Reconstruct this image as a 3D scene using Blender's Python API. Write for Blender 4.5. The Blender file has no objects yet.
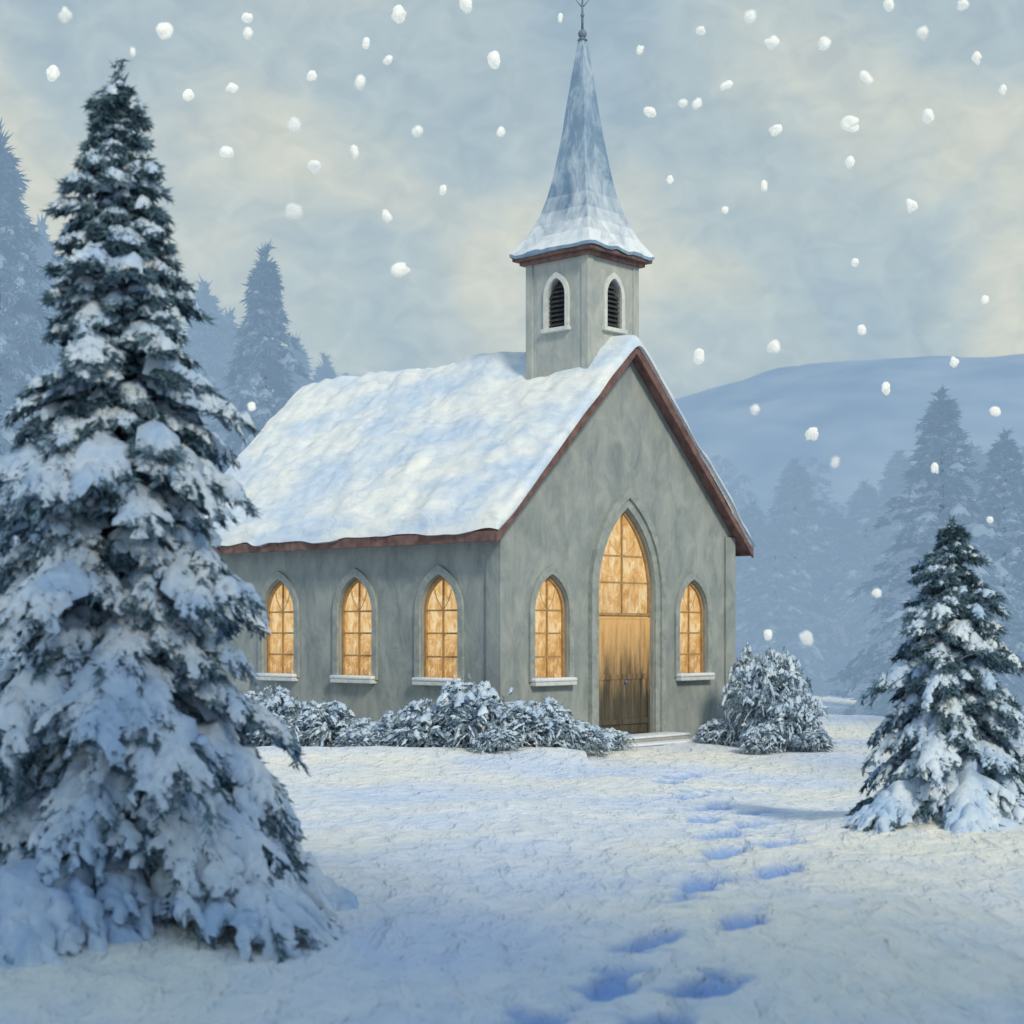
import bpy, bmesh, math, random
import numpy as np
from mathutils import Vector, Matrix

scene = bpy.context.scene
COL = scene.collection
random.seed(3)

# ------------------------------------------------------------------ helpers
def link(o):
    COL.objects.link(o); return o

def mesh_np(name, V, F, mat=None, smooth=False):
    V = np.asarray(V, dtype=np.float32).reshape(-1, 3)
    F = np.asarray(F, dtype=np.int32)
    k = F.shape[1]
    me = bpy.data.meshes.new(name)
    me.vertices.add(len(V)); me.vertices.foreach_set("co", V.ravel())
    me.loops.add(F.size); me.loops.foreach_set("vertex_index", F.ravel())
    me.polygons.add(len(F))
    me.polygons.foreach_set("loop_start", np.arange(0, F.size, k, dtype=np.int32))
    me.polygons.foreach_set("loop_total", np.full(len(F), k, dtype=np.int32))
    me.polygons.foreach_set("use_smooth", np.full(len(F), smooth, dtype=bool))
    me.update(calc_edges=True)
    if mat: me.materials.append(mat)
    return me

def obj(name, me, parent=None, loc=(0, 0, 0), rot=(0, 0, 0)):
    o = bpy.data.objects.new(name, me); link(o)
    o.location = loc; o.rotation_euler = rot
    if parent: o.parent = parent
    return o

def bm_obj(name, bm, mat, parent=None, loc=(0, 0, 0), rot=(0, 0, 0), smooth=False):
    bmesh.ops.recalc_face_normals(bm, faces=bm.faces[:])
    me = bpy.data.meshes.new(name); bm.to_mesh(me); bm.free()
    if smooth:
        for p in me.polygons: p.use_smooth = True
    me.materials.append(mat)
    return obj(name, me, parent, loc, rot)

def tag(o, label, cat, group=None):
    o["label"] = label; o["category"] = cat
    if group: o["group"] = group

def box(bm, x0, x1, y0, y1, z0, z1, bev=0.0):
    r = bmesh.ops.create_cube(bm, size=1.0)
    vs = r["verts"]
    for v in vs:
        v.co = Vector(((x0+x1)/2+v.co.x*(x1-x0), (y0+y1)/2+v.co.y*(y1-y0), (z0+z1)/2+v.co.z*(z1-z0)))
    if bev > 0:
        es = list({e for v in vs for e in v.link_edges})
        bmesh.ops.bevel(bm, geom=es, offset=bev, segments=2, affect='EDGES', profile=0.5)

_rt = np.random.default_rng(11).random((256, 256))
def vnoise(x, y):
    x = np.asarray(x, float); y = np.asarray(y, float)
    xi = np.floor(x).astype(int); yi = np.floor(y).astype(int)
    fx = x-xi; fy = y-yi
    fx = fx*fx*(3-2*fx); fy = fy*fy*(3-2*fy)
    g = lambda a, b: _rt[a % 256, b % 256]
    return (g(xi, yi)*(1-fx)+g(xi+1, yi)*fx)*(1-fy)+(g(xi, yi+1)*(1-fx)+g(xi+1, yi+1)*fx)*fy - 0.5

# ------------------------------------------------------------------ materials
def newmat(name):
    m = bpy.data.materials.new(name); m.use_nodes = True
    nt = m.node_tree
    return m, nt, nt.nodes, nt.links, nt.nodes["Principled BSDF"]

def noise(nt, scale=5, detail=4, stretch=(1, 1, 1), rot=(0, 0, 0), rough=0.6, coord="Object", dist=0.0):
    n = nt.nodes; l = nt.links
    tc = n.new("ShaderNodeTexCoord"); mp = n.new("ShaderNodeMapping")
    mp.inputs["Scale"].default_value = stretch; mp.inputs["Rotation"].default_value = rot
    l.new(tc.outputs[coord], mp.inputs[0])
    t = n.new("ShaderNodeTexNoise")
    t.inputs["Scale"].default_value = scale; t.inputs["Detail"].default_value = detail
    t.inputs["Roughness"].default_value = rough; t.inputs["Distortion"].default_value = dist
    l.new(mp.outputs[0], t.inputs["Vector"])
    return t

def ramp(nt, src, stops):
    r = nt.nodes.new("ShaderNodeValToRGB")
    e = r.color_ramp.elements
    while len(e) < len(stops): e.new(0.5)
    for i, (p, c) in enumerate(stops):
        e[i].position = p; e[i].color = (*c, 1) if len(c) == 3 else c
    nt.links.new(src, r.inputs[0]); return r

def mixc(nt, fac, a, b, mode='MIX'):
    m = nt.nodes.new("ShaderNodeMix"); m.data_type = 'RGBA'; m.blend_type = mode
    for i, v in ((0, fac), (6, a), (7, b)):
        if isinstance(v, bpy.types.NodeSocket): nt.links.new(v, m.inputs[i])
        else: m.inputs[i].default_value = v if i == 0 else (*v, 1)
    return m.outputs[2]

def bump(nt, src, strength, dist=0.05, prev=None):
    b = nt.nodes.new("ShaderNodeBump")
    b.inputs["Strength"].default_value = strength; b.inputs["Distance"].default_value = dist
    nt.links.new(src, b.inputs["Height"])
    if prev: nt.links.new(prev, b.inputs["Normal"])
    return b.outputs[0]

def snow_mat(name, light, blue, big=0.35, fine=9, bstr=0.5, bdist=0.05, stretch=(1, 1, 1), rot=(0, 0, 0), two=True, bigstretch=None, lo=(0.78, 0.85, 0.93)):
    m, nt, n, l, b = newmat(name)
    a = noise(nt, big, 2, bigstretch or stretch, rot, 0.55)
    r = ramp(nt, a.outputs[0], [(0.38, blue), (0.60, light)])
    f = noise(nt, fine, 3, stretch, rot, 0.6, dist=0.6)
    r2 = ramp(nt, f.outputs[0], [(0.3, lo), (0.6, (1, 1, 1))])
    c = mixc(nt, 1.0, r.outputs[0], r2.outputs[0], 'MULTIPLY')
    l.new(c, b.inputs["Base Color"])
    b.inputs["Roughness"].default_value = 0.85
    b.inputs["Specular IOR Level"].default_value = 0.2
    nb = bump(nt, f.outputs[0], bstr, bdist)
    if two:
        f2 = noise(nt, fine*4, 2, stretch, rot)
        nb = bump(nt, f2.outputs[0], bstr*0.6, bdist*0.3, nb)
    l.new(nb, b.inputs["Normal"])
    return m, nt, b, c

def plain_mat(name, c1, c2, scale=6, stretch=(1, 1, 1), rot=(0, 0, 0), rough=0.8, bstr=0.3, bdist=0.02, spec=0.2, detail=4, c3=None):
    m, nt, n, l, b = newmat(name)
    a = noise(nt, scale, detail, stretch, rot, 0.65, dist=0.4)
    st = [(0.32, c1), (0.66, c2)] if c3 is None else [(0.32, c1), (0.54, c2), (0.70, c3)]
    r = ramp(nt, a.outputs[0], st)
    l.new(r.outputs[0], b.inputs["Base Color"])
    b.inputs["Roughness"].default_value = rough
    b.inputs["Specular IOR Level"].default_value = spec
    if bstr > 0: l.new(bump(nt, a.outputs[0], bstr, bdist), b.inputs["Normal"])
    return m

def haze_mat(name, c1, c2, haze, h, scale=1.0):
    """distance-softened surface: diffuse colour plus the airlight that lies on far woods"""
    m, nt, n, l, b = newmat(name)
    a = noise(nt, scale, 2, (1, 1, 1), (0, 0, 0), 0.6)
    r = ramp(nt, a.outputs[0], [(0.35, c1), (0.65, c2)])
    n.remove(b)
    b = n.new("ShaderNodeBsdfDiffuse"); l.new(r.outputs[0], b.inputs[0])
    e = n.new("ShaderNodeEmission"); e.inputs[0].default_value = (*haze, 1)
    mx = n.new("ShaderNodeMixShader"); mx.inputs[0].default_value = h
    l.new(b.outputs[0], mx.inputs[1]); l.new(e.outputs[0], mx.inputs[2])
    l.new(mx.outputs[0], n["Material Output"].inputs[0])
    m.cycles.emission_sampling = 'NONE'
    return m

M_ground, gnt, gb, gc = snow_mat("snow_ground", (0.97, 0.94, 0.82), (0.76, 0.83, 0.93), 0.34, 3.6, 1.0, 0.12, (1.3, .6, 1), (0, 0, 0.65), bigstretch=(.8, .8, 1), lo=(0.82, 0.88, 0.95))
at = gnt.nodes.new("ShaderNodeAttribute"); at.attribute_name = "print_shade"
gnt.links.new(mixc(gnt, at.outputs["Fac"], gc, (0.30, 0.46, 0.76)), gb.inputs["Base Color"])  # blue shade of the footprint hollows painted into the snow colour
M_roofsnow = snow_mat("snow_roof", (0.87, 0.88, 0.84), (0.64, 0.74, 0.85), 1.0, 4.5, 0.6, 0.06, (1.0, 0.5, 1), (0, 0, 0.5))[0]
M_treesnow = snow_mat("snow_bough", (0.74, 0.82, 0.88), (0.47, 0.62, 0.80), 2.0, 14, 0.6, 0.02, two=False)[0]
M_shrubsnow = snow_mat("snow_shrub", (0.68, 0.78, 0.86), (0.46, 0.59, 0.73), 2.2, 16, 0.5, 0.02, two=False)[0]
M_trim_snow = snow_mat("snow_trim", (0.86, 0.87, 0.86), (0.72, 0.78, 0.86), 1.5, 14, 0.4, 0.02, two=False)[0]
M_needle = plain_mat("needles", (0.055, 0.105, 0.135), (0.12, 0.205, 0.255), 4, bstr=0, detail=3, c3=(0.30, 0.42, 0.52))
M_leaf = plain_mat("shrub_leaves", (0.15, 0.22, 0.27), (0.36, 0.46, 0.54), 4, bstr=0, detail=2)
M_bark = plain_mat("bark", (0.05, 0.045, 0.04), (0.12, 0.10, 0.09), 8, (1, 1, 0.2))
M_brown = plain_mat("painted_wood_trim", (0.11, 0.060, 0.058), (0.24, 0.15, 0.135), 5, (1, 1, 1))
M_plaster = plain_mat("plaster", (0.225, 0.265, 0.272), (0.37, 0.40, 0.385), 2.6, (1, 1, 0.55), (0.3, 0.2, 0.5), 0.9, 0.8, 0.05)
M_mould = plain_mat("plaster_moulding", (0.24, 0.28, 0.28), (0.39, 0.42, 0.40), 5, (1, 1, 1), (0, 0, 0), 0.9, 0.5, 0.03)
M_tower = plain_mat("tower_plaster", (0.32, 0.36, 0.36), (0.48, 0.50, 0.47), 4, (1, 1, 0.5), (0, 0, 0), 0.9, 0.5, 0.03)
M_white = plain_mat("white_frame", (0.54, 0.58, 0.58), (0.72, 0.73, 0.70), 8)
M_dark = plain_mat("louvre_dark", (0.03, 0.035, 0.04), (0.07, 0.075, 0.08), 8)
M_amber = plain_mat("window_frame_wood", (0.30, 0.18, 0.08), (0.50, 0.32, 0.15), 9)
M_iron = plain_mat("iron", (0.10, 0.14, 0.19), (0.22, 0.28, 0.36), 12)
M_stone = plain_mat("step_stone", (0.30, 0.31, 0.30), (0.45, 0.45, 0.42), 5)

def glass_mat(name="lit_glass", dark_to=0.8, dark=0.9):
    m, nt, n, l, b = newmat(name)
    a = noise(nt, 6, 4, (1, 1, 0.5), (0, 0, 0), 0.7, dist=1.2)
    r = ramp(nt, a.outputs[0], [(0.32, (0.50, 0.25, 0.075)), (0.48, (0.76, 0.46, 0.17)), (0.66, (0.93, 0.76, 0.46))])
    tc = n.new("ShaderNodeTexCoord"); sp = n.new("ShaderNodeSeparateXYZ"); l.new(tc.outputs["Object"], sp.inputs[0])
    mr = n.new("ShaderNodeMapRange"); l.new(sp.outputs[2], mr.inputs[0])
    mr.inputs[1].default_value = 0.0; mr.inputs[2].default_value = dark_to; mr.inputs[3].default_value = dark; mr.inputs[4].default_value = 0.0
    a2 = noise(nt, 16, 4, (1, 1, 0.35), (0, 0, 0), 0.7, dist=0.8)
    th = ramp(nt, a2.outputs[0], [(0.42, (0, 0, 0)), (0.56, (1, 1, 1))])
    mul = n.new("ShaderNodeMath"); mul.operation = 'MULTIPLY'
    l.new(mr.outputs[0], mul.inputs[0]); l.new(th.outputs[0], mul.inputs[1])
    c = mixc(nt, mul.outputs[0], r.outputs[0], (0.34, 0.15, 0.04))
    l.new(c, b.inputs["Emission Color"]); b.inputs["Emission Strength"].default_value = 0.88
    b.inputs["Base Color"].default_value = (0.08, 0.05, 0.02, 1); b.inputs["Roughness"].default_value = 0.4
    return m
M_glass = glass_mat()

def door_mat():
    m, nt, n, l, b = newmat("door_wood_glow")
    a = noise(nt, 9, 4, (1, 1, 0.12), (0, 0, 0), 0.7)
    r = ramp(nt, a.outputs[0], [(0.3, (0.045, 0.042, 0.030)), (0.7, (0.125, 0.105, 0.07))])
    l.new(r.outputs[0], b.inputs["Base Color"]); b.inputs["Roughness"].default_value = 0.7
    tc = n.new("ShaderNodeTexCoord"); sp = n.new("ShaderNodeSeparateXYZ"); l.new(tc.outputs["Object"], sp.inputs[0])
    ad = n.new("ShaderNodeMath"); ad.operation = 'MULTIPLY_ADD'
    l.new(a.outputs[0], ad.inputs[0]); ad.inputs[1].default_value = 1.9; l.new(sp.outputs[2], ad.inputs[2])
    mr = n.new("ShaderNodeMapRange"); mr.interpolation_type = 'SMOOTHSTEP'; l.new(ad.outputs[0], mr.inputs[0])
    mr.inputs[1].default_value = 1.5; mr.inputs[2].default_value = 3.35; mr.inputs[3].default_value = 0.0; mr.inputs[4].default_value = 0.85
    l.new(mr.outputs[0], b.inputs["Emission Strength"])  # amber glow painted onto the wood, stronger towards the top
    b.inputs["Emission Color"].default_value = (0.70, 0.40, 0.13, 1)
    l.new(bump(nt, a.outputs[0], 0.5, 0.02), b.inputs["Normal"])
    return m
M_door = door_mat()

def spire_mat():
    m, nt, n, l, b = newmat("spire_slate")
    a = noise(nt, 3.0, 4, (1, 1, 0.45), (0.2, 0.1, 0), 0.65, dist=0.5)
    slate = ramp(nt, a.outputs[0], [(0.3, (0.15, 0.24, 0.36)), (0.65, (0.28, 0.40, 0.53))])
    g = n.new("ShaderNodeNewGeometry"); sp = n.new("ShaderNodeSeparateXYZ"); l.new(g.outputs["True Normal"], sp.inputs[0])
    ad = n.new("ShaderNodeMath"); ad.operation = 'MULTIPLY_ADD'
    l.new(a.outputs[0], ad.inputs[0]); ad.inputs[1].default_value = 0.75; l.new(sp.outputs[2], ad.inputs[2])
    sm = ramp(nt, ad.outputs[0], [(0.50, (0, 0, 0)), (0.95, (1, 1, 1))])
    c = mixc(nt, sm.outputs[0], slate.outputs[0], (0.76, 0.81, 0.85))
    l.new(c, b.inputs["Base Color"]); b.inputs["Roughness"].default_value = 0.8
    b.inputs["Specular IOR Level"].default_value = 0.2
    l.new(bump(nt, a.outputs[0], 0.5, 0.05), b.inputs["Normal"])
    return m
M_spire = spire_mat()

def flake_mat():
    m, nt, n, l, b = newmat("snowflake")
    d = n.new("ShaderNodeBsdfDiffuse"); d.inputs[0].default_value = (0.95, 0.95, 0.92, 1)
    t = n.new("ShaderNodeBsdfTranslucent"); t.inputs[0].default_value = (0.95, 0.95, 0.92, 1)
    e = n.new("ShaderNodeEmission"); e.inputs[0].default_value = (0.9, 0.9, 0.86, 1); e.inputs[1].default_value = 0.14  # faint glow added to brighten the flakes
    mx = n.new("ShaderNodeMixShader"); mx.inputs[0].default_value = 0.5
    ads = n.new("ShaderNodeAddShader")
    l.new(d.outputs[0], mx.inputs[1]); l.new(t.outputs[0], mx.inputs[2])
    l.new(mx.outputs[0], ads.inputs[0]); l.new(e.outputs[0], ads.inputs[1])
    l.new(ads.outputs[0], n["Material Output"].inputs[0])
    m.cycles.emission_sampling = 'NONE'
    return m
M_flake = flake_mat()

# ------------------------------------------------------------------ ground
steps = [(2.24, 18.7), (2.1, 20.2), (2.58, 18.0), (1.93, 16.88), (2.44, 16.4), (1.93, 15.3), (2.32, 14.5), (1.76, 13.9),
         (2.04, 12.9), (1.38, 12.2), (1.52, 10.9), (0.88, 10.35), (0.535, 9.2), (1.08, 9.15), (0.14, 8.42), (0.72, 8.25),
         (2.55, 21.6), (2.15, 22.8), (2.5, 24.4)]
def ground_h(x, y):
    x = np.asarray(x, float); y = np.asarray(y, float)
    near = np.clip(1-(y-40)/60, 0, 1)
    path = 1-.75*np.exp(-((x-(1.3+.11*(y-12)))/1.3)**2)*(y < 22)
    z = 0.20*vnoise(x/5+3.1, y/6+8.7)+path*(0.13*vnoise(x/1.7+13, y/2.6+2)+near*0.06*vnoise(x/.7+5, y/1.2+9))+near*(0.018*vnoise(x/.26, y/.4)+.012*vnoise(x/.13+3, y/.2))
    t = np.clip((y-15)/9, 0, 1); z -= 0.17*t*t*(3-2*t)
    z += 0.16*np.exp(-((y-27.3+.25*np.abs(x+.5))**2)/1.2)*(x > -7)*(x < 1.2)
    z += 0.22*np.exp(-((x+2.6)**2+(y-11.2)**2)/1.6)+0.15*np.exp(-((x-4.2)**2+(y-15.7)**2)/.8)
    z += 1.2*np.clip((y-60)/60, 0, 1)**2
    return z
def gz(x, y): return float(ground_h(x, y))

def seg(a, b, st): return np.arange(a, b, st)
xs = np.concatenate([np.linspace(-500, -62, 10), seg(-60, -12, 2), seg(-12, -4, .15), seg(-4, -1.2, .08), seg(-1.2, 4.4, .035), seg(4.4, 12, .15), seg(12, 60, 2), np.linspace(61, 500, 10)])
ys = np.concatenate([np.linspace(-60, -2, 8), seg(0, 7, .5), seg(7, 20, .045), seg(20, 30, .12), seg(30, 45, .4), seg(45, 120, 3), np.linspace(122, 700, 12)])
X, Y = np.meshgrid(xs, ys)
Z = ground_h(X, Y)
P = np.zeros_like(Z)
rr = np.random.default_rng(5)
for (fx, fy) in steps:
    th = math.atan2(-0.9, -0.40)+rr.uniform(-.15, .15)
    dx = X-fx; dy = Y-fy
    a = dx*math.cos(th)+dy*math.sin(th); b = -dx*math.sin(th)+dy*math.cos(th)
    kk = .82+.68*min(1, max(0, (fy-9)/8))
    hl = 0.29*rr.uniform(.9, 1.15)*kk; hw = 0.13*rr.uniform(.9, 1.15)*(.5+.5*kk)
    wob = 1+0.9*vnoise(X*6, Y*6)+.3*vnoise(X*16, Y*14)
    d = np.sqrt((a/hl)**2+(b/hw)**2)*wob
    s_ = 1-1/(1+np.exp(-(d-0.98)*7))
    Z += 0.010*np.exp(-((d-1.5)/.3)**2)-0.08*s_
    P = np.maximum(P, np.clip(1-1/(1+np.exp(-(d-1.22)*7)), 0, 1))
    a2 = a+hl*1.5
    d2 = np.sqrt((a2/(hl*.9))**2+(b/(hw*.5))**2)
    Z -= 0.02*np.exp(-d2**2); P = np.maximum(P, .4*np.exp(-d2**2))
ny, nx = X.shape
V = np.stack([X, Y, Z], -1).reshape(-1, 3)
I = np.arange(nx*ny).reshape(ny, nx)
F = np.stack([I[:-1, :-1], I[:-1, 1:], I[1:, 1:], I[1:, :-1]], -1).reshape(-1, 4)
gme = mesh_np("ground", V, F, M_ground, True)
at = gme.attributes.new("print_shade", 'FLOAT', 'POINT'); at.data.foreach_set("value", P.astype(np.float32).ravel())
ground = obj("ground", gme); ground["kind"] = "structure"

# ------------------------------------------------------------------ hills
def hill(name, prof, dist, depth, mat):
    px = np.array([p[0] for p in prof], float); pz = np.array([p[1] for p in prof], float)
    xx = np.linspace(prof[0][0], prof[-1][0], 260); tt = np.linspace(0, 1, 26)
    A, T = np.meshgrid(xx, tt)
    Zh = np.interp(A, px, pz)*np.sin(T*math.pi/2)**0.9+1.6*vnoise(A/14, T*7)*T+0.8*vnoise(A/4, T*20)*T-1
    Vv = np.stack([A, dist+T*depth+6*vnoise(A/20+7, T*3), Zh], -1).reshape(-1, 3)
    J = np.arange(A.size).reshape(A.shape)
    Ff = np.stack([J[:-1, :-1], J[:-1, 1:], J[1:, 1:], J[1:, :-1]], -1).reshape(-1, 4)
    o = obj(name, mesh_np(name, Vv, Ff, mat, True)); o["kind"] = "structure"
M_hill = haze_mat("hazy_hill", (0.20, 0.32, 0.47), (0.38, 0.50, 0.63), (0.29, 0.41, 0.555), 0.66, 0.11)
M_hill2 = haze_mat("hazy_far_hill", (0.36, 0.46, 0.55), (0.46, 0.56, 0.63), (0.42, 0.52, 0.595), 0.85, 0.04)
HP = [(-170, 20), (-90, 25), (-40, 26), (-10, 22), (10, 25), (20, 28.0), (30, 30.5), (40, 31.6), (52, 32.0), (66, 32.2), (90, 33), (170, 30)]
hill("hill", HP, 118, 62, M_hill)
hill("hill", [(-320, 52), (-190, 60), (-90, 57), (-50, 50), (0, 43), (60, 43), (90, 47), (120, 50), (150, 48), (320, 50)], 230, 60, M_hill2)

# ------------------------------------------------------------------ spruce generator
def twig_meshes(name, O, D, L, droop, wsn, snow_on, rng, nd, nl, nw, m_need, m_snow, hs=0.8, hang=0.35):
    N = len(L)
    D = D/np.linalg.norm(D, axis=1, keepdims=True)
    UP = np.array([0, 0, 1.0])
    S = np.cross(D, UP); S /= (np.linalg.norm(S, axis=1, keepdims=True)+1e-6)
    T = rng.random((N, nd))**0.8
    C = O[:, None]+D[:, None]*(L[:, None]*T)[..., None]-UP*(droop[:, None]*L[:, None]*T**2)[..., None]
    sg = np.where(rng.random((N, nd)) < .5, -1, 1)
    ND = D[:, None]*rng.uniform(.3, 1.1, (N, nd))[..., None]+S[:, None]*(sg*rng.uniform(.15, 1.0, (N, nd)))[..., None]+rng.normal(0, .25, (N, nd, 3))-UP*(rng.uniform(-.1, 2*hang, (N, nd)))[..., None]
    ND /= np.linalg.norm(ND, axis=2, keepdims=True)
    PW = np.cross(ND, rng.normal(0, 1, (N, nd, 3))); PW /= np.linalg.norm(PW, axis=2, keepdims=True)
    ln = nl*rng.uniform(.6, 1.3, (N, nd))[..., None]
    a = C-PW*nw; b = C+PW*nw; c = C+ND*ln
    V = np.stack([a, b, c], 2).reshape(-1, 3)
    F = np.arange(len(V)).reshape(-1, 3)
    crown = mesh_np(name+"_crown", V, F, m_need)
    k = np.where(snow_on)[0]
    ts = np.array([0.0, .13, .27, .41, .55, .69, .83, .95, 1.03]); n = len(k); ns = len(ts)
    wprof = np.array([.25, .7, .95, 1.05, 1.0, .9, .75, .5, .08])
    cx = np.array([-1.0, -.75, 0, .75, 1.0]); cz = np.array([-.55, .35, 1.0, .35, -.55])
    Ok, Dk, Lk, Sk, dk, wk = O[k], D[k], L[k], S[k], droop[k], wsn[k]
    base = Ok[:, None]+Dk[:, None]*(Lk[:, None]*ts)[..., None]-UP*(dk[:, None]*Lk[:, None]*ts**2)[..., None]
    w = wk[:, None]*wprof*rng.uniform(.5, 1.4, (n, ns))
    base = base+Sk[:, None]*(wk[:, None]*rng.uniform(-.5, .5, (n, ns)))[..., None]
    Vs = base[:, :, None]+Sk[:, None, None]*(w[..., None]*cx)[..., None]+UP*((w[..., None]*hs*cz)+0.14*wk[:, None, None])[..., None]
    Vs = Vs+rng.normal(0, 1, Vs.shape)*(wk*0.12)[:, None, None, None]
    idx = np.arange(n*ns*5).reshape(n, ns, 5)
    Fs = np.stack([idx[:, :-1, :-1], idx[:, :-1, 1:], idx[:, 1:, 1:], idx[:, 1:, :-1]], -1).reshape(-1, 4)
    snow = mesh_np(name+"_snow", Vs.reshape(-1, 3), Fs, m_snow, True)
    return crown, snow

def trunk_mesh(name, H, r, mat):
    nz, na = 10, 10
    V = []; F = []
    for i in range(nz):
        t = i/(nz-1); rad = r*(1-t)**0.8+0.006+(0.5*r if i == 0 else 0)
        for j in range(na):
            a = 2*math.pi*j/na
            V.append((rad*math.cos(a)*(1+.1*math.sin(3*a)), rad*math.sin(a), -0.25+t*(H*0.97+.25)))
    for i in range(nz-1):
        for j in range(na):
            F.append((i*na+j, i*na+(j+1) % na, (i+1)*na+(j+1) % na, (i+1)*na+j))
    return mesh_np(name+"_trunk", V, F, mat, True)

def spruce(name, H, R, seed, nb, nd, nl, nw, mats, tiers=9, snow_p=0.75, dens=1.0, wscale=1.0, z0f=0.05, p=0.85, flare=0.0, sub=0, topw=.9):
    rng = np.random.default_rng(seed)
    Os = []; Ds = []; Ls = []; dr = []; ws = []; so = []
    for b in range(nb):
        f = (b+.5)/nb
        zf = z0f+(0.985-z0f)*f
        tier = 1.0-((zf*tiers+.25*math.sin(b*2.39996*1.0)) % 1.0)
        Lb = (R*(1-zf)**p+0.025*R+flare*R*max(0, 1-zf/.28)**1.2)*rng.uniform(.72, 1.08)*(0.62+0.46*tier)
        if rng.random() < .10: Lb *= 1.2
        phi = b*2.39996+rng.uniform(-.4, .4)
        d = np.array([math.cos(phi), math.sin(phi), 0]); e = np.array([-d[1], d[0], 0])
        up = 0.50*zf+0.12+rng.uniform(-.08, .08); dp = 0.60-0.22*zf+rng.uniform(-.10, .14)
        if zf < .2: dp *= .55+2.2*zf
        pt = lambda s: np.array([0, 0, H*zf])+d*Lb*s+np.array([0, 0, Lb*(up*s-dp*s*s)])
        kt = max(3, int((3+Lb/R*9)*dens)); wz = 1+topw*zf
        Os.append(pt(.0)); Ds.append(pt(.5)-pt(0)); Ls.append(np.linalg.norm(pt(.5)-pt(0))); dr.append(.0); ws.append(.05*Lb*wscale+.008*R); so.append(rng.random() < .5)
        Os.append(pt(.45)); Ds.append(pt(.9)-pt(.45)); Ls.append(np.linalg.norm(pt(1.02)-pt(.45))); dr.append(.22); ws.append((.095*Lb*wscale+.012*R)*wz); so.append(rng.random() < snow_p+.12)
        has = rng.random() < 0.90
        for j in range(kt):
            for sd in (-1, 1):
                s = .22+.76*(j+rng.uniform(.1, .9))/kt
                o = pt(s); tn = pt(min(1, s+.05))-pt(s-.05); tn /= np.linalg.norm(tn)
                th = math.radians(58-34*s+rng.uniform(-9, 9))
                D = tn*math.cos(th)+e*sd*math.sin(th)
                l = Lb*(0.46-0.20*s)*rng.uniform(.6, 1.2)+.02*R
                dd = rng.uniform(.15, .6)
                Os.append(o); Ds.append(D+np.array([0, 0, -.08])); Ls.append(l); dr.append(dd)
                ws.append((.095*l+.010*R)*wscale*wz*rng.uniform(.6, 1.35)); so.append(has and rng.random() < snow_p)
                for q in range(sub):
                    sg = -1 if q % 2 else 1
                    t = rng.uniform(.25, .8); o2 = o+(D+np.array([0, 0, -.08]))*l*t-np.array([0, 0, dd*l*t*t])
                    D2 = D*.8+e*sd*sg*.5+tn*(.5 if sg > 0 else -.1)+np.array([0, 0, -.22])+rng.normal(0, .12, 3)
                    Os.append(o2); Ds.append(D2); Ls.append(l*.5*rng.uniform(.6, 1.2)); dr.append(.4)
                    ws.append((.07*l+.008*R)*wscale*wz*rng.uniform(.6, 1.35)); so.append(has and rng.random() < snow_p*.85)
    for j in range(5):
        Os.append(np.array([0, 0, H*(.95+.008*j)])); Ds.append(np.array([rng.uniform(-.25, .25), rng.uniform(-.25, .25), 1])); Ls.append(H*.04); dr.append(0.); ws.append(.008*R); so.append(j % 2 == 0)
    cr, sn = twig_meshes(name, np.array(Os), np.array(Ds), np.array(Ls), np.array(dr), np.array(ws), np.array(so), rng, nd, nl, nw, mats[0], mats[1])
    return trunk_mesh(name, H, R*0.055, mats[2]), cr, sn

def place_tree(meshes, x, y, scale=1.0, rot=0.0, label="", cat="tree", group=None, sz=1.0, name="spruce_tree"):
    e = bpy.data.objects.new(name, None); link(e); e.empty_display_size = 0.3
    e.location = (x, y, gz(x, y)-0.03); e.rotation_euler = (0, 0, rot); e.scale = (scale, scale, scale*sz)
    for nm, me in zip(("trunk", "crown", "snow_cover"), meshes):
        obj(nm, me, e)
    tag(e, label, cat, group)
    return e

near_mats = (M_needle, M_treesnow, M_bark)
big = spruce("big_spruce", 5.42, 1.26, 21, 300, 15, 0.075, 0.012, near_mats, tiers=8.5, snow_p=.76, dens=1.0, p=.80, flare=.52, sub=2, z0f=.025, wscale=1.15, topw=.7)
place_tree(big, -2.68, 11.3, 1, 0.4, "tall dark green spruce with boughs heavily loaded with snow")
small = spruce("small_spruce", 2.72, 0.96, 8, 170, 16, 0.075, 0.012, near_mats, tiers=6, snow_p=.76, dens=.9, p=0.74, z0f=0.025, flare=.40, sub=2, wscale=1.15, topw=.6)
place_tree(small, 4.14, 15.7, 1, 2.3, "small bushy spruce with snow-laden boughs beside the footprints")

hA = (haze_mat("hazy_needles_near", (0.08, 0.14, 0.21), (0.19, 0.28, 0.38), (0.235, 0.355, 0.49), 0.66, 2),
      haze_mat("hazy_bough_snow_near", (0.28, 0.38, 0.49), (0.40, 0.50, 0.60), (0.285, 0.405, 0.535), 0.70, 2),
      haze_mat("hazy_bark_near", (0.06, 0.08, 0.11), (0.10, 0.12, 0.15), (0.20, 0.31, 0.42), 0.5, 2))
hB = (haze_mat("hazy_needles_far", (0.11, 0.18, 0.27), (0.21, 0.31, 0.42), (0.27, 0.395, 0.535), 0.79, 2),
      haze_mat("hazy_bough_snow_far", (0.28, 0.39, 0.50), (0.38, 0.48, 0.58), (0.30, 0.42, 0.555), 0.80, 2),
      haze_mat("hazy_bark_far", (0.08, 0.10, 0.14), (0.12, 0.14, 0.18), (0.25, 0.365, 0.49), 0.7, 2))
farA = spruce("hazy_spruce", 10, 2.7, 31, 170, 16, 0.28, 0.045, hA, tiers=11, snow_p=.30, dens=.8)
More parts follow.
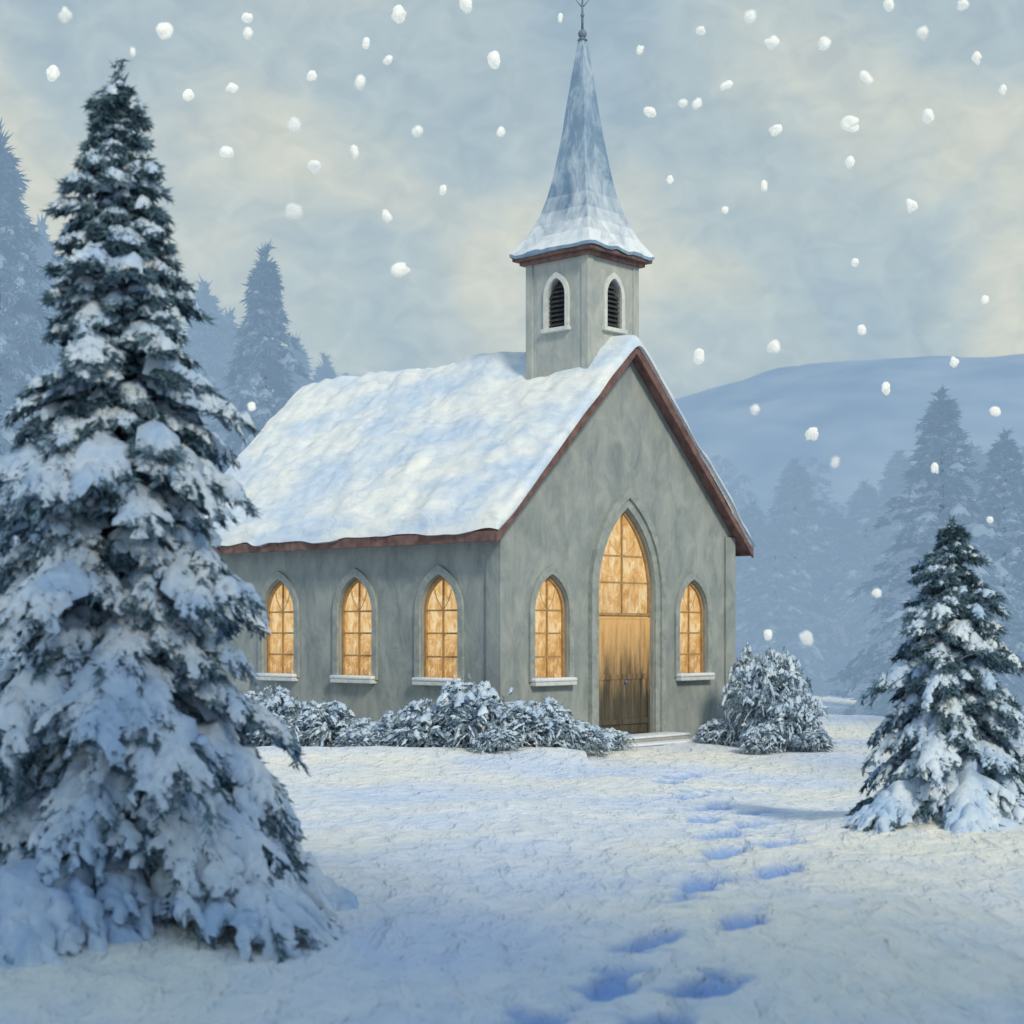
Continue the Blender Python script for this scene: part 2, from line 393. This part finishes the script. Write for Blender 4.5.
farB = spruce("misty_spruce", 10, 2.6, 47, 140, 14, 0.34, 0.06, hB, tiers=10, snow_p=.24, dens=.7)
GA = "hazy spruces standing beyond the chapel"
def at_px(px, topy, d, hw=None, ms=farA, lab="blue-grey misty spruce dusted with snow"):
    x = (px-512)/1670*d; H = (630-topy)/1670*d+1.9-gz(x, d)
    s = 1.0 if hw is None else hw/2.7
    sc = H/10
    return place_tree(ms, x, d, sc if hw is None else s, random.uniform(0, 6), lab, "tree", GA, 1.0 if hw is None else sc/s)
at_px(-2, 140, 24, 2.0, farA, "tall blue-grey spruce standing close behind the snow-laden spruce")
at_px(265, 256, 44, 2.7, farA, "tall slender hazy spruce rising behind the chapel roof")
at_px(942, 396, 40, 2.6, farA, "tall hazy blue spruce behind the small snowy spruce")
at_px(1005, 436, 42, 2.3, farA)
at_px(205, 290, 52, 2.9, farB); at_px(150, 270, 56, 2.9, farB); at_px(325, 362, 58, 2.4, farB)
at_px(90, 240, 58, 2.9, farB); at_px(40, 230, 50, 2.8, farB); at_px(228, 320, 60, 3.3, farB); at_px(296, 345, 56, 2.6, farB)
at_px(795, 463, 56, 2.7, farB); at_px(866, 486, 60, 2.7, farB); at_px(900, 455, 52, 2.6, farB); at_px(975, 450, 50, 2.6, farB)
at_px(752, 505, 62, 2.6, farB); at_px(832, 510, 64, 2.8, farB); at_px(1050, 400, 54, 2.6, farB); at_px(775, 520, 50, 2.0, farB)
GB = "unseen spruces added to shade the snow"
shade = spruce("shade_spruce", 10, 2.6, 61, 120, 8, 0.26, 0.07, near_mats, tiers=10, snow_p=.4, dens=.6)  # trees added behind and right of the camera to shade the snow
for (x, y, s) in [(3.9, -6.5, 1.75), (6.0, -7.6, 1.8), (8.0, -8.2, 1.75), (10.2, -8.8, 1.8), (12.8, -8.6, 1.75), (2.4, -4.6, 1.35), (4.9, -4.4, 1.3), (12.5, 17.5, 1.0), (14.5, 22.0, 1.15), (13.0, 27.5, .95), (11.5, 13.0, 1.1)]:
    place_tree(shade, x, y, s, random.uniform(0, 6), "tall snowy spruce added out of view to shade the snow", "tree", GB)

# far-off wood as one mass
rng = np.random.default_rng(77)
Os = []; Ds = []; Ls = []; dr = []; ws = []
def wood_tree(x, y, z0, h, nb):
    for b in range(nb):
        f = b/nb; L = (1-f)**.85*h*.25+.12; ph = b*2.4+rng.uniform(0, .5)
        Os.append((x, y, z0+h*(.04+.95*f))); Ds.append((math.cos(ph), math.sin(ph), -.25)); Ls.append(L); dr.append(.3); ws.append(.12*L)
for i in range(260):
    d = rng.uniform(64, 112); x = rng.uniform(-.42, .42)*d
    wood_tree(x, d, gz(x, d), rng.uniform(6.0, 9.5)*(1.0 if x > 0 else 1.45), 44)
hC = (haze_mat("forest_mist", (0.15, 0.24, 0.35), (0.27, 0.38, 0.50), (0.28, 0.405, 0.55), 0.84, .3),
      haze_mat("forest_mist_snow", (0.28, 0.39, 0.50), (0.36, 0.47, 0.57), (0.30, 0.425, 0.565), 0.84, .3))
N = len(Ls)
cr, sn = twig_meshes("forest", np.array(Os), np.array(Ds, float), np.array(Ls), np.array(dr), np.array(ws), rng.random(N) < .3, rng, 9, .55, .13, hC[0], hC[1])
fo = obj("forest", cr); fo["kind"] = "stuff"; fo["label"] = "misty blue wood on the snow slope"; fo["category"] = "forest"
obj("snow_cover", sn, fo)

# ------------------------------------------------------------------ shrubs
def shrub_meshes(name, seed, n=130):
    rng = np.random.default_rng(seed)
    Os = []; Ds = []; Ls = []; dr = []; ws = []; so = []
    lob = [(rng.uniform(-.42, .42), rng.uniform(-.42, .42), rng.uniform(.25, .5), rng.uniform(.38, .6)) for _ in range(7)]+[(0, 0, .4, .62)]
    def add(o, d, l, r_, w, s): Os.append(o); Ds.append(d); Ls.append(l); dr.append(r_); ws.append(w); so.append(s)
    for (lx, ly, lz, lr) in lob:
        c = np.array([lx, ly, lz])
        for i in range(int(n*.28)):
            a = rng.uniform(0, 2*math.pi); u = rng.uniform(-.45, 1); q = math.sqrt(1-u*u)
            d = np.array([math.cos(a)*q, math.sin(a)*q, u])
            add(c+d*lr*.35, d+rng.normal(0, .25, 3), lr*.6*rng.uniform(.8, 1.25), rng.uniform(.1, .5), .030*rng.uniform(.6, 1.3), rng.random() < .4)
            for j in range(3):
                add(c+d*lr*rng.uniform(.55, 1.0), d+rng.normal(0, .6, 3), .16*rng.uniform(.6, 1.4), .5, .026*rng.uniform(.6, 1.4), rng.random() < .25+.45*max(0, u))
            if u > .1:
                tg = np.cross(d, rng.normal(0, 1, 3)); tg[2] *= .5
                add(c+d*lr*rng.uniform(.92, 1.02), tg, .18*rng.uniform(.7, 1.3), .35, .055*rng.uniform(.6, 1.3)*(.4+u), rng.random() < .75)
    cr, sn = twig_meshes(name, np.array(Os), np.array(Ds), np.array(Ls), np.array(dr), np.array(ws), np.array(so), rng, 15, .055, .010, M_leaf, M_shrubsnow, 0.8)
    V = []; F = []
    for i in range(7):
        a = i*2.4; tip = (math.cos(a)*.5, math.sin(a)*.5, .65); k = len(V)
        for j in range(3):
            b = 2.1*j; V.append((.03*math.cos(b), .03*math.sin(b), -.1))
        V.append(tip)
        F += [(k, k+1, k+3), (k+1, k+2, k+3), (k+2, k, k+3)]
    return mesh_np(name+"_stems", V, F, M_bark), cr, sn
shr = [shrub_meshes("shrub", 3), shrub_meshes("shrub_b", 9), shrub_meshes("shrub_c", 15, 120)]
for (x, y, r, h, k) in [(-5.2, 30.6, .9, 1.0, 2), (-4.2, 29.5, .95, 1.15, 0), (-3.2, 28.9, .85, .85, 1), (-2.3, 28.6, .75, .65, 2), (-1.5, 28.0, .85, .9, 0), (-.7, 27.5, .95, 1.1, 1), (.3, 27.6, .85, .85, 2),
                        (1.1, 28.2, .72, .6, 0), (1.75, 29.2, .45, .4, 1), (-.2, 26.9, .5, .4, 0), (-2.6, 27.9, .5, .38, 1), (3.85, 31.0, .55, .5, 2), (4.62, 30.6, .86, 1.65, 1), (4.95, 29.4, .70, 1.1, 0), (4.35, 29.0, .55, .55, 2), (5.2, 28.6, .40, .4, 1), (4.85, 32.5, .8, 1.85, 2)]:
    e = bpy.data.objects.new("shrub", None); link(e); e.location = (x, y, gz(x, y)-.10*min(1, h)); e.rotation_euler = (0, 0, random.uniform(0, 6))
    e.scale = (r, r, h)
    for nm, me in zip(("stem", "foliage", "snow_cover"), shr[k]): obj(nm, me, e)
    tag(e, "tall rounded frosted shrub beside the chapel corner" if h > 1.4 else "low frosted shrub with snow at the chapel wall", "bush", "frosted shrubs around the chapel")

# ------------------------------------------------------------------ chapel
CH = bpy.data.objects.new("chapel", None); link(CH)
CH.location = (-0.2, 28.8, 0.0); CH.rotation_euler = (0, 0, math.radians(48))
tag(CH, "small grey plastered chapel with snowy roof, spire and glowing arched windows", "chapel")
W, LN = 7.0, 8.8
ZE, ZA = 3.80, 7.15
SL = (ZA-ZE)/(W/2)

def arch(w, z0, zs, za, cx=0.0, n=9):
    a = w/2; r = za-zs; R = (r*r+a*a)/(2*a)
    pts = [(cx+a, z0), (cx+a, zs)]
    c = a-R; th1 = math.atan2(r, -c)
    for i in range(1, n+1):
        th = th1*i/n; pts.append((cx+c+R*math.cos(th), zs+R*math.sin(th)))
    left = [(2*cx-x, z) for (x, z) in reversed(pts[:-1])]
    return pts+left

def panel(bm, outline, holes, M, depth):
    loops = [outline]+holes; es = []; hv = []
    for li, lp in enumerate(loops):
        vs = [bm.verts.new(M @ Vector((x, 0, z))) for x, z in lp]
        for i in range(len(vs)): es.append(bm.edges.new((vs[i], vs[(i+1) % len(vs)])))
        if li: hv.append((lp, vs))
    bmesh.ops.triangle_fill(bm, use_beauty=True, use_dissolve=False, edges=es)
    for lp, vs in hv:
        iv = [bm.verts.new(M @ Vector((x, depth, z))) for x, z in lp]
        for i in range(len(vs)):
            j = (i+1) % len(vs); bm.faces.new((vs[i], vs[j], iv[j], iv[i]))

def band(bm, inner, outer, y0, y1, closed=False):
    n = len(inner)
    rows = [[bm.verts.new((x, y, z)) for x, z in lp] for lp, y in ((outer, y1), (outer, y0), (inner, y0), (inner, y1))]
    for r in range(4):
        A = rows[r]; B = rows[(r+1) % 4]
        for i in range(n if closed else n-1):
            j = (i+1) % n; bm.faces.new((A[i], A[j], B[j], B[i]))
    if not closed:
        bm.faces.new([rows[r][0] for r in range(4)]); bm.faces.new([rows[r][-1] for r in reversed(range(4))])

WZ0, WZS, WZA, WW = 1.0, 2.22, 2.88, 0.92
DW = 1.70; DZ0 = -0.08
I4 = Matrix.Identity(4)
Mside = Matrix.Rotation(math.radians(-90), 4, 'Z')
side_s = [1.46, 3.66, 5.86]
front_x = [1.33, 5.62]
bm = bmesh.new()
panel(bm, [(0, -.6), (W, -.6), (W, ZE), (W/2, ZA), (0, ZE)],
      [arch(WW, WZ0, WZS, WZA, cx) for cx in front_x]+[arch(DW, DZ0, 2.6, 4.18, W/2)], I4, .26)
panel(bm, [(-LN, -.6), (0, -.6), (0, ZE), (-LN, ZE)], [arch(WW, WZ0, WZS, WZA, -s) for s in side_s], Mside, .26)
for q in ([(W, 0, -.6), (W, LN, -.6), (W, LN, ZE), (W, 0, ZE)],
          [(0, LN, -.6), (W, LN, -.6), (W, LN, ZE), (W/2, LN, ZA), (0, LN, ZE)]):
    bm.faces.new([bm.verts.new(p) for p in q])
me = bpy.data.meshes.new("wall"); bm.to_mesh(me); bm.free(); me.materials.append(M_plaster)
wall = obj("wall", me, CH)
for a_ in ((-.05, .28, -.05, -.003), (W-.28, W+.05, -.05, -.003), (-.05, -.003, .0, .30), (-.05, -.003, LN-.34, LN)):
    bm = bmesh.new(); box(bm, *a_, -.5, ZE-.02, .012); bm_obj("corner_pilaster", bm, M_plaster, CH)

def arched_window(parent, loc, rot, w, zs, za, hbars, label=None, surround=.14, sill=True, yd=.11, vb=(0,), mat=None):
    bm = bmesh.new()
    bm.faces.new([bm.verts.new((x, 0, z)) for x, z in arch(w, 0, zs, za)])
    off = Matrix.Rotation(rot, 4, 'Z') @ Vector((0, yd, 0))
    win = bm_obj("window", bm, mat or M_glass, parent, Vector(loc)+off, (0, 0, rot))
    if label: win["label"] = label
    bm = bmesh.new()
    band(bm, arch(w-.10, .05, zs, za-.07), arch(w-.004, 0.002, zs, za-.002), -.05, -.004, True)
    bw = .016
    for v in vb: box(bm, v-bw, v+bw, -.035, -.006, .05, za-.07)
    for hb in hbars:
        hw = w/2-.05
        if hb > zs:
            a = w/2; r = za-zs; R = (r*r+a*a)/(2*a); hw = math.sqrt(R*R-(hb-zs)**2)-(R-a)-.05
        box(bm, -hw, hw, -.032, -.008, hb-bw, hb+bw)
    for sgn in (-1, 1):
        z0 = hbars[-1]; x1 = sgn*w*.22; zt = zs+(za-zs)*.62
        k = 5
        for i in range(k):
            t0 = i/k; t1 = (i+1)/k
            p0 = (x1*math.sin(t0*1.57), z0+(zt-z0)*t0); p1 = (x1*math.sin(t1*1.57), z0+(zt-z0)*t1)
            bm.faces.new([bm.verts.new(c) for c in ((p0[0]-.011, -.03, p0[1]), (p0[0]+.011, -.03, p0[1]), (p1[0]+.011, -.03, p1[1]), (p1[0]-.011, -.03, p1[1]))])
    bm_obj("frame", bm, M_amber, win)
    if surround:
        bm = bmesh.new(); s = surround
        band(bm, arch(w+.03, -.02, zs, za+.02), arch(w+2*s, -.02, zs, za+s*1.25), -yd-.05, -yd+.01)
        bm_obj("moulding", bm, M_mould, win)
    if sill:
        bm = bmesh.new(); box(bm, -w/2-.10, w/2+.10, -yd-.15, -.02, -.09, -.022, .012)
        bm_obj("sill", bm, M_white, win)
        bm = bmesh.new(); box(bm, -w/2-.11, w/2+.11, -yd-.16, -.04, -.02, .05, .025)
        bm_obj("sill_snow", bm, M_trim_snow, win, smooth=True)
    return win
zs_, za_ = WZS-WZ0, WZA-WZ0
for cx in front_x: arched_window(CH, (cx, 0, WZ0), 0, WW, zs_, za_, (.42, .84, 1.25))
for s in side_s: arched_window(CH, (0, s, WZ0), math.radians(-90), WW, zs_, za_, (.42, .84, 1.25))
arched_window(CH, (W/2, 0, 2.17), 0, DW, 2.6-2.17, 4.18-2.17, (.03, .62, 1.12), "tall pointed lit window over the wooden door", surround=0, sill=False, yd=.12, mat=glass_mat("lit_door_glass", .7, .5))
bm = bmesh.new()
band(bm, arch(DW+.03, -.3, 2.6, 4.20, W/2), arch(DW+.30, -.3, 2.6, 4.38, W/2), -.05, .01)
band(bm, arch(DW+.305, -.3, 2.6, 4.383, W/2), arch(DW+.54, -.3, 2.6, 4.58, W/2), -.10, .01)
bm_obj("door_surround", bm, M_mould, CH)
bm = bmesh.new()
npl = 8; x0 = -DW/2+.06
for i in range(npl):
    pw = (DW-.12)/npl
    box(bm, x0+i*pw+.004, x0+(i+1)*pw-.004, -.03, .02, .02, 2.19, .006)
for z in (.25, 1.1):
    box(bm, -DW/2+.07, -.02, -.055, -.032, z-.05, z+.05, .005); box(bm, .02, DW/2-.07, -.055, -.032, z-.05, z+.05, .005)
door = bm_obj("door", bm, M_door, CH, (W/2, .14, DZ0))
bm = bmesh.new(); box(bm, -DW/2+.002, -DW/2+.058, -.06, .03, .0, 2.22, .004); box(bm, DW/2-.058, DW/2-.002, -.06, .03, .0, 2.22, .004); box(bm, -DW/2+.06, DW/2-.06, -.06, .03, 2.192, 2.235, .004)
bm_obj("frame", bm, M_door, door)
bm = bmesh.new(); bmesh.ops.create_uvsphere(bm, u_segments=10, v_segments=8, radius=.03, matrix=Matrix.Translation((.09, -.075, 1.0)))
box(bm, .075, .105, -.05, -.034, .92, 1.08, .004)
bm_obj("handle", bm, M_iron, door, smooth=True)
bm = bmesh.new(); box(bm, W/2-1.05, W/2+1.05, -.75, -.12, -.4, -.10, .02); box(bm, W/2-1.25, W/2+1.25, -1.1, -.752, -.4, -.2, .02)
step = bm_obj("step", bm, M_stone, CH)
bm = bmesh.new(); box(bm, W/2-1.04, W/2+1.06, -.74, -.13, -.098, -.05, .022); box(bm, W/2-1.24, W/2+1.24, -1.09, -.755, -.198, -.15, .02)
bm_obj("step_snow", bm, M_trim_snow, step, smooth=True)

# roof deck
OX, OY0, OY1 = .32, .22, .34
def rz(x): return ZE+SL*(x if x <= W/2 else W-x)
bm = bmesh.new()
prof = [(-OX, rz(-OX)+.005), (W/2, ZA+.005), (W+OX, rz(-OX)+.005), (W+OX, rz(-OX)+.12), (W/2, ZA+.12), (-OX, rz(-OX)+.12)]
a = [bm.verts.new((x, -OY0, z)) for x, z in prof]; b = [bm.verts.new((x, LN+OY1, z)) for x, z in prof]
for i in range(6):
    j = (i+1) % 6; bm.faces.new((a[i], a[j], b[j], b[i]))
bm.faces.new((a[0], a[1], a[4], a[5])); bm.faces.new((a[1], a[2], a[3], a[4]))
bm.faces.new((b[0], b[1], b[4], b[5])); bm.faces.new((b[1], b[2], b[3], b[4]))
roof = bm_obj("roof", bm, M_brown, CH)
for yy in (-OY0-.045, LN+OY1+.004):
    bm = bmesh.new()
    e = .06
    pr = [(-OX-e, rz(-OX-e)-.06), (W/2, ZA-.08), (W+OX+e, rz(-OX-e)-.06), (W+OX+e, rz(-OX-e)+.13), (W/2, ZA+.13), (-OX-e, rz(-OX-e)+.13)]
    a = [bm.verts.new((x, yy, z)) for x, z in pr]; b = [bm.verts.new((x, yy+.04, z)) for x, z in pr]
    for i in range(6):
        j = (i+1) % 6; bm.faces.new((a[i], a[j], b[j], b[i]))
    for q in (a, b):
        bm.faces.new((q[0], q[1], q[4], q[5])); bm.faces.new((q[1], q[2], q[3], q[4]))
    bm_obj("bargeboard", bm, M_brown, roof)
for xx in (-OX-.045, W+OX+.005):
    bm = bmesh.new(); box(bm, xx, xx+.04, -OY0, LN+OY1, rz(-OX)-.08, rz(-OX)+.10, .008)
    bm_obj("fascia", bm, M_brown, roof)
def roof_snow():
    us = np.linspace(-1, 1, 181); vs = np.linspace(0, 1, 190)
    U, Vv = np.meshgrid(us, vs)
    hx = W/2+OX+.08
    x = W/2+U*hx; y = -OY0-.10+Vv*(LN+OY0+OY1+.18)
    edge_u = (1-np.abs(U))*hx; edge_v = np.minimum(Vv, 1-Vv)*(LN+.8)
    x = x+np.sign(U)*.10*vnoise(y*2.3, U*0+3)*(np.abs(U) > .97)
    y = y+np.where(Vv < .5, -1, 1)*.08*vnoise(x*2.6, U*0+8)*((Vv < .02) | (Vv > .98))
    thick = .20*(1-np.exp(-edge_u/.05))*(1-np.exp(-edge_v/.05))
    thick *= 1+.8*vnoise(x*1.1+4, y*1.3)+.45*vnoise(x*3.3, y*3)+.25*vnoise(x*7, y*6)
    base = ZA+.125-SL*np.sqrt((x-W/2)**2+.012)+SL*.05
    z = base+thick-.01*np.exp(-edge_v/.05)+.03*vnoise(y*3, U*0+5)*np.exp(-edge_u/.05)
    top = np.stack([x, y, z], -1)
    n, m = U.shape
    V = top.reshape(-1, 3); I = np.arange(n*m).reshape(n, m)
    F = np.stack([I[:-1, :-1], I[:-1, 1:], I[1:, 1:], I[1:, :-1]], -1).reshape(-1, 4)
    ring = list(I[0, :])+list(I[1:, -1])+list(I[-1, -2::-1])+list(I[-2:0:-1, 0])
    c = V[ring].copy(); c[:, 2] -= .01
    c[:, 0] = W/2+(c[:, 0]-W/2)*.975; c[:, 1] = LN/2+(c[:, 1]-LN/2)*.985
    k = len(V); V = np.vstack([V, c]); r = np.array(ring); q = np.arange(len(ring))+k
    F2 = np.stack([r, np.roll(r, -1), np.roll(q, -1), q], -1)
    return mesh_np("roof_snow", V, np.vstack([F, F2]), M_roofsnow, True)
obj("roof_snow", roof_snow(), roof)

# ------------------------------------------------------------------ tower
TC = Vector((W/2, 1.06, 0)); TH = .75; TZ0, TZ1 = 5.6, 8.96
bm = bmesh.new()
LW, LZ0, LZS, LZA = .44, 7.62, 8.22, 8.55
for k in range(4):
    R = Matrix.Rotation(math.radians(90*k), 4, 'Z') @ Matrix.Translation((0, -TH, 0))
    panel(bm, [(-TH, TZ0), (TH, TZ0), (TH, TZ1), (-TH, TZ1)], [arch(LW, LZ0, LZS, LZA)], R, .14)
bmesh.ops.remove_doubles(bm, verts=bm.verts[:], dist=.0005)
tower = bm_obj("tower", bm, M_tower, CH, TC)
for sx in (-1, 1):
    for sy in (-1, 1):
        bm = bmesh.new()
        box(bm, sx*(TH-.06)-.085, sx*(TH-.06)+.085, sy*(TH-.06)-.085, sy*(TH-.06)+.085, TZ0, TZ1-.02, .012)
        bm_obj("corner_pilaster", bm, M_tower, tower)
for k in range(4):
    rot = math.radians(90*k)
    bm = bmesh.new()
    for i in range(9):
        z = LZ0+.04+i*.088
        if z > LZA-.1: break
        a_ = LW/2
        hw = a_-.01 if z < LZS else max(.04, a_*(1-(z-LZS)/(LZA-LZS))*.9)
        vs = [bm.verts.new(c) for c in ((-hw, .02, z), (hw, .02, z), (hw, .10, z+.075), (-hw, .10, z+.075), (-hw, .02, z+.016), (hw, .02, z+.016), (hw, .10, z+.09), (-hw, .10, z+.09))]
        for f in ((0, 1, 2, 3), (4, 5, 6, 7), (0, 1, 5, 4), (1, 2, 6, 5), (2, 3, 7, 6), (3, 0, 4, 7)): bm.faces.new([vs[i2] for i2 in f])
    bm.faces.new([bm.verts.new((x, .135, z)) for x, z in arch(LW, LZ0, LZS, LZA)])
    pos = Matrix.Rotation(rot, 4, 'Z') @ Vector((0, -TH, 0))
    bm_obj("louvred_window", bm, M_dark, tower, pos, (0, 0, rot))
    bm = bmesh.new()
    band(bm, arch(LW, LZ0-.01, LZS, LZA), arch(LW+.18, LZ0-.01, LZS, LZA+.11), -.045, .01)
    box(bm, -LW/2-.12, LW/2+.12, -.09, .06, LZ0-.09, LZ0-.012, .012)
    bm_obj("window_surround", bm, M_white, tower, pos, (0, 0, rot))
# spire
prof = [(.995, 9.02), (1.0, 9.08), (.93, 9.18), (.80, 9.38), (.68, 9.62), (.575, 9.88), (.49, 10.18), (.415, 10.55), (.35, 10.95), (.285, 11.4), (.225, 11.9), (.165, 12.4), (.105, 12.9), (.05, 13.28)]
bm = bmesh.new(); rings = []
nside = 12
for pi_, (h, z) in enumerate(prof):
    ring = []
    for c in range(4):
        for i in range(nside):
            t = i/nside; cs = [(-1, -1), (1, -1), (1, 1), (-1, 1)]
            p = cs[c]; q = cs[(c+1) % 4]
            x = (p[0]+(q[0]-p[0])*t)*h; y = (p[1]+(q[1]-p[1])*t)*h
            jz = .07*float(vnoise(x*5+z, y*5))*(pi_ < 3)
            j = 1+.035*float(vnoise(x*7+z*3, y*7))
            ring.append(bm.verts.new((x*j, y*j, z+jz)))
    rings.append(ring)
for A, B in zip(rings[:-1], rings[1:]):
    n = len(A)
    for i in range(n): bm.faces.new((A[i], A[(i+1) % n], B[(i+1) % n], B[i]))
bm.faces.new(rings[-1]); bm.faces.new(rings[0])
spire = bm_obj("spire", bm, M_spire, CH, TC)
bm = bmesh.new(); box(bm, -.86, .86, -.86, .86, 8.88, 8.955, .01); box(bm, -.96, .96, -.96, .96, 8.957, 9.03, .012)
bm_obj("eave_trim", bm, M_brown, spire)
bm = bmesh.new()
bmesh.ops.create_uvsphere(bm, u_segments=16, v_segments=12, radius=.085, matrix=Matrix.Translation((0, 0, 13.36)))
bmesh.ops.create_cone(bm, segments=12, radius1=.10, radius2=.03, depth=.07, matrix=Matrix.Translation((0, 0, 13.27)), cap_ends=True)
bmesh.ops.create_cone(bm, segments=10, radius1=.026, radius2=.016, depth=.85, matrix=Matrix.Translation((0, 0, 13.8)), cap_ends=True)
bmesh.ops.create_uvsphere(bm, u_segments=10, v_segments=8, radius=.04, matrix=Matrix.Translation((0, 0, 13.72)))
box(bm, -.19, .19, -.014, .014, 14.08, 14.125, .006); box(bm, -.014, .014, -.014, .014, 14.15, 14.3, .004)
for sg in (-1, 1):
    bmesh.ops.create_cone(bm, segments=8, radius1=.016, radius2=.004, depth=.22, matrix=Matrix.Translation((sg*.07, 0, 13.95)) @ Matrix.Rotation(sg*.7, 4, 'Y'), cap_ends=True)
bm_obj("finial", bm, M_iron, CH, TC, (0, 0, math.radians(-48)), smooth=True)

# ------------------------------------------------------------------ snowflakes
fl = [(165,30,10),(65,15,7),(247,17,6),(133,52,4),(53,73,7),(248,33,6),(188,95,7),(232,88,6),(312,76,6),(366,43,5),(388,60,5),(360,82,7),(294,125,8),(227,152,8),(314,165,7),(355,152,6),
      (399,15,8),(443,190,5),(418,131,7),(494,60,8),(294,212,9),(387,216,7),(400,270,9),(501,132,5),(750,17,7),(772,42,7),(825,45,7),(726,85,6),(697,104,5),(650,112,6),(683,103,5),
      (889,5,6),(922,33,6),(866,78,7),(850,124,9),(850,162,6),(928,116,8),(977,58,6),(912,205,7),(764,186,5),(776,130,6),(725,210,4),(855,262,5),(862,330,5),(775,347,7),(699,356,7),
      (886,388,6),(812,434,7),(995,411,6),(954,362,5),(755,409,5),(835,462,5),(935,468,5),(877,593,5),(807,638,8),(768,635,5),(670,180,4),(252,407,5),(963,5,6),(466,4,8),(140,130,5),
      (1003,90,5),(700,30,5),(560,18,4),(640,50,4),(985,300,5),(990,520,4)]
fm = []
for i in range(6):
    bm = bmesh.new(); bmesh.ops.create_icosphere(bm, subdivisions=3, radius=1)
    for v in bm.verts:
        c = v.co.copy()
        k = 1+.7*float(vnoise(c.x*1.3+i*7+5, c.y*1.3+c.z*1.2+9))+.18*float(vnoise(c.x*4+i, c.z*4+c.y*3))
        v.co = Vector((c.x*k, c.y*k*.7, c.z*k*.85))
    me = bpy.data.meshes.new("snowflake"); bm.to_mesh(me); bm.free(); me.materials.append(M_flake)
    for p in me.polygons: p.use_smooth = True
    fm.append(me)
rf = random.Random(4)
for i, (px, py, r) in enumerate(fl):
    d = rf.uniform(9, 20)
    o = obj("snowflake", fm[i % 6], None, ((px-512)/1670*d, d, 1.9+(630-py)/1670*d), (rf.uniform(0, 6), rf.uniform(0, 6), rf.uniform(0, 6)))
    s = r*1.0/1670*d; o.scale = (s, s, s)
    tag(o, "fluffy white snowflake drifting down through the air", "snowflake", "falling snowflakes")

# ------------------------------------------------------------------ light, sky, camera
SUN_AZ = (0.42, -0.91); SUN_EL = math.radians(36)
sd = Vector((SUN_AZ[0], SUN_AZ[1], 0)).normalized()*math.cos(SUN_EL)+Vector((0, 0, math.sin(SUN_EL)))
sun = bpy.data.lights.new("sun", 'SUN'); sun.energy = 2.35; sun.angle = math.radians(10); sun.color = (1.0, 0.90, 0.70)
so_ = obj("sun", sun); so_.rotation_euler = sd.to_track_quat('Z', 'Y').to_euler(); so_.location = (0, 0, 30)

w = bpy.data.worlds.new("World"); scene.world = w; w.use_nodes = True
nt = w.node_tree; n = nt.nodes; l = nt.links
bg = n["Background"]
sky = n.new("ShaderNodeTexSky"); sky.sky_type = 'NISHITA'; sky.sun_disc = False
sky.sun_elevation = SUN_EL; sky.sun_rotation = math.atan2(sd.x, sd.y)
sky.dust_density = 2.0
sc = n.new("ShaderNodeVectorMath"); sc.operation = 'SCALE'; l.new(sky.outputs[0], sc.inputs[0]); sc.inputs[3].default_value = 0.09
def wn(scale, detail, stretch, rot, dist=0.5):
    tc = n.new("ShaderNodeTexCoord"); mp = n.new("ShaderNodeMapping"); l.new(tc.outputs["Generated"], mp.inputs[0])
    mp.inputs["Scale"].default_value = stretch; mp.inputs["Rotation"].default_value = rot
    t = n.new("ShaderNodeTexNoise"); t.inputs["Scale"].default_value = scale; t.inputs["Detail"].default_value = detail
    t.inputs["Distortion"].default_value = dist; l.new(mp.outputs[0], t.inputs["Vector"]); return t
big_n = wn(6.0, 4, (1, 1, 1.25), (0, 0.45, 0), .4)
tc = n.new("ShaderNodeTexCoord"); sp = n.new("ShaderNodeSeparateXYZ"); l.new(tc.outputs["Generated"], sp.inputs[0])
el = ramp(nt, sp.outputs[2], [(0.04, (.35, .35, .35)), (0.15, (.75, .75, .75)), (0.21, (1, 1, 1)), (0.28, (.85, .85, .85)), (0.37, (.35, .35, .35))])
ma = n.new("ShaderNodeMath"); ma.operation = 'MULTIPLY_ADD'; l.new(el.outputs[0], ma.inputs[0]); ma.inputs[1].default_value = 0.19
l.new(big_n.outputs[0], ma.inputs[2])
clouds = ramp(nt, ma.outputs[0], [(0.44, (0.385, 0.505, 0.585)), (0.60, (0.475, 0.575, 0.605)), (0.76, (0.64, 0.675, 0.615))])
st = wn(42, 3, (1, 1, 1.5), (0, 0.8, 0), .8)
str_ = ramp(nt, st.outputs[0], [(0.3, (0.90, 0.925, 0.95)), (0.7, (1.09, 1.075, 1.05))])
c = mixc(nt, 1.0, clouds.outputs[0], str_.outputs[0], 'MULTIPLY')
c = mixc(nt, 0.92, sc.outputs[0], c)
# sky above the view tinted bluer so that snow shadows turn blue
hi = ramp(nt, sp.outputs[2], [(0.42, (0, 0, 0)), (0.62, (1, 1, 1))])
c = mixc(nt, hi.outputs[0], c, (0.30, 0.44, 0.64))
l.new(c, bg.inputs[0]); bg.inputs[1].default_value = 1.0
w.cycles.sampling_method = 'MANUAL'; w.cycles.sample_map_resolution = 256

cam = bpy.data.cameras.new("camera"); co = obj("camera", cam)
co.location = (0, 0, 1.9); co.rotation_euler = (math.radians(90), 0, 0)
cam.sensor_width = 36; cam.lens = 36*1670/1024; cam.shift_y = 118/1024
cam.clip_end = 2000; cam.clip_start = .1
cam.dof.use_dof = True; cam.dof.focus_distance = 25.0; cam.dof.aperture_fstop = 1.8
scene.camera = co
scene.view_settings.view_transform = 'Standard'; scene.view_settings.look = 'None'; scene.view_settings.exposure = 0
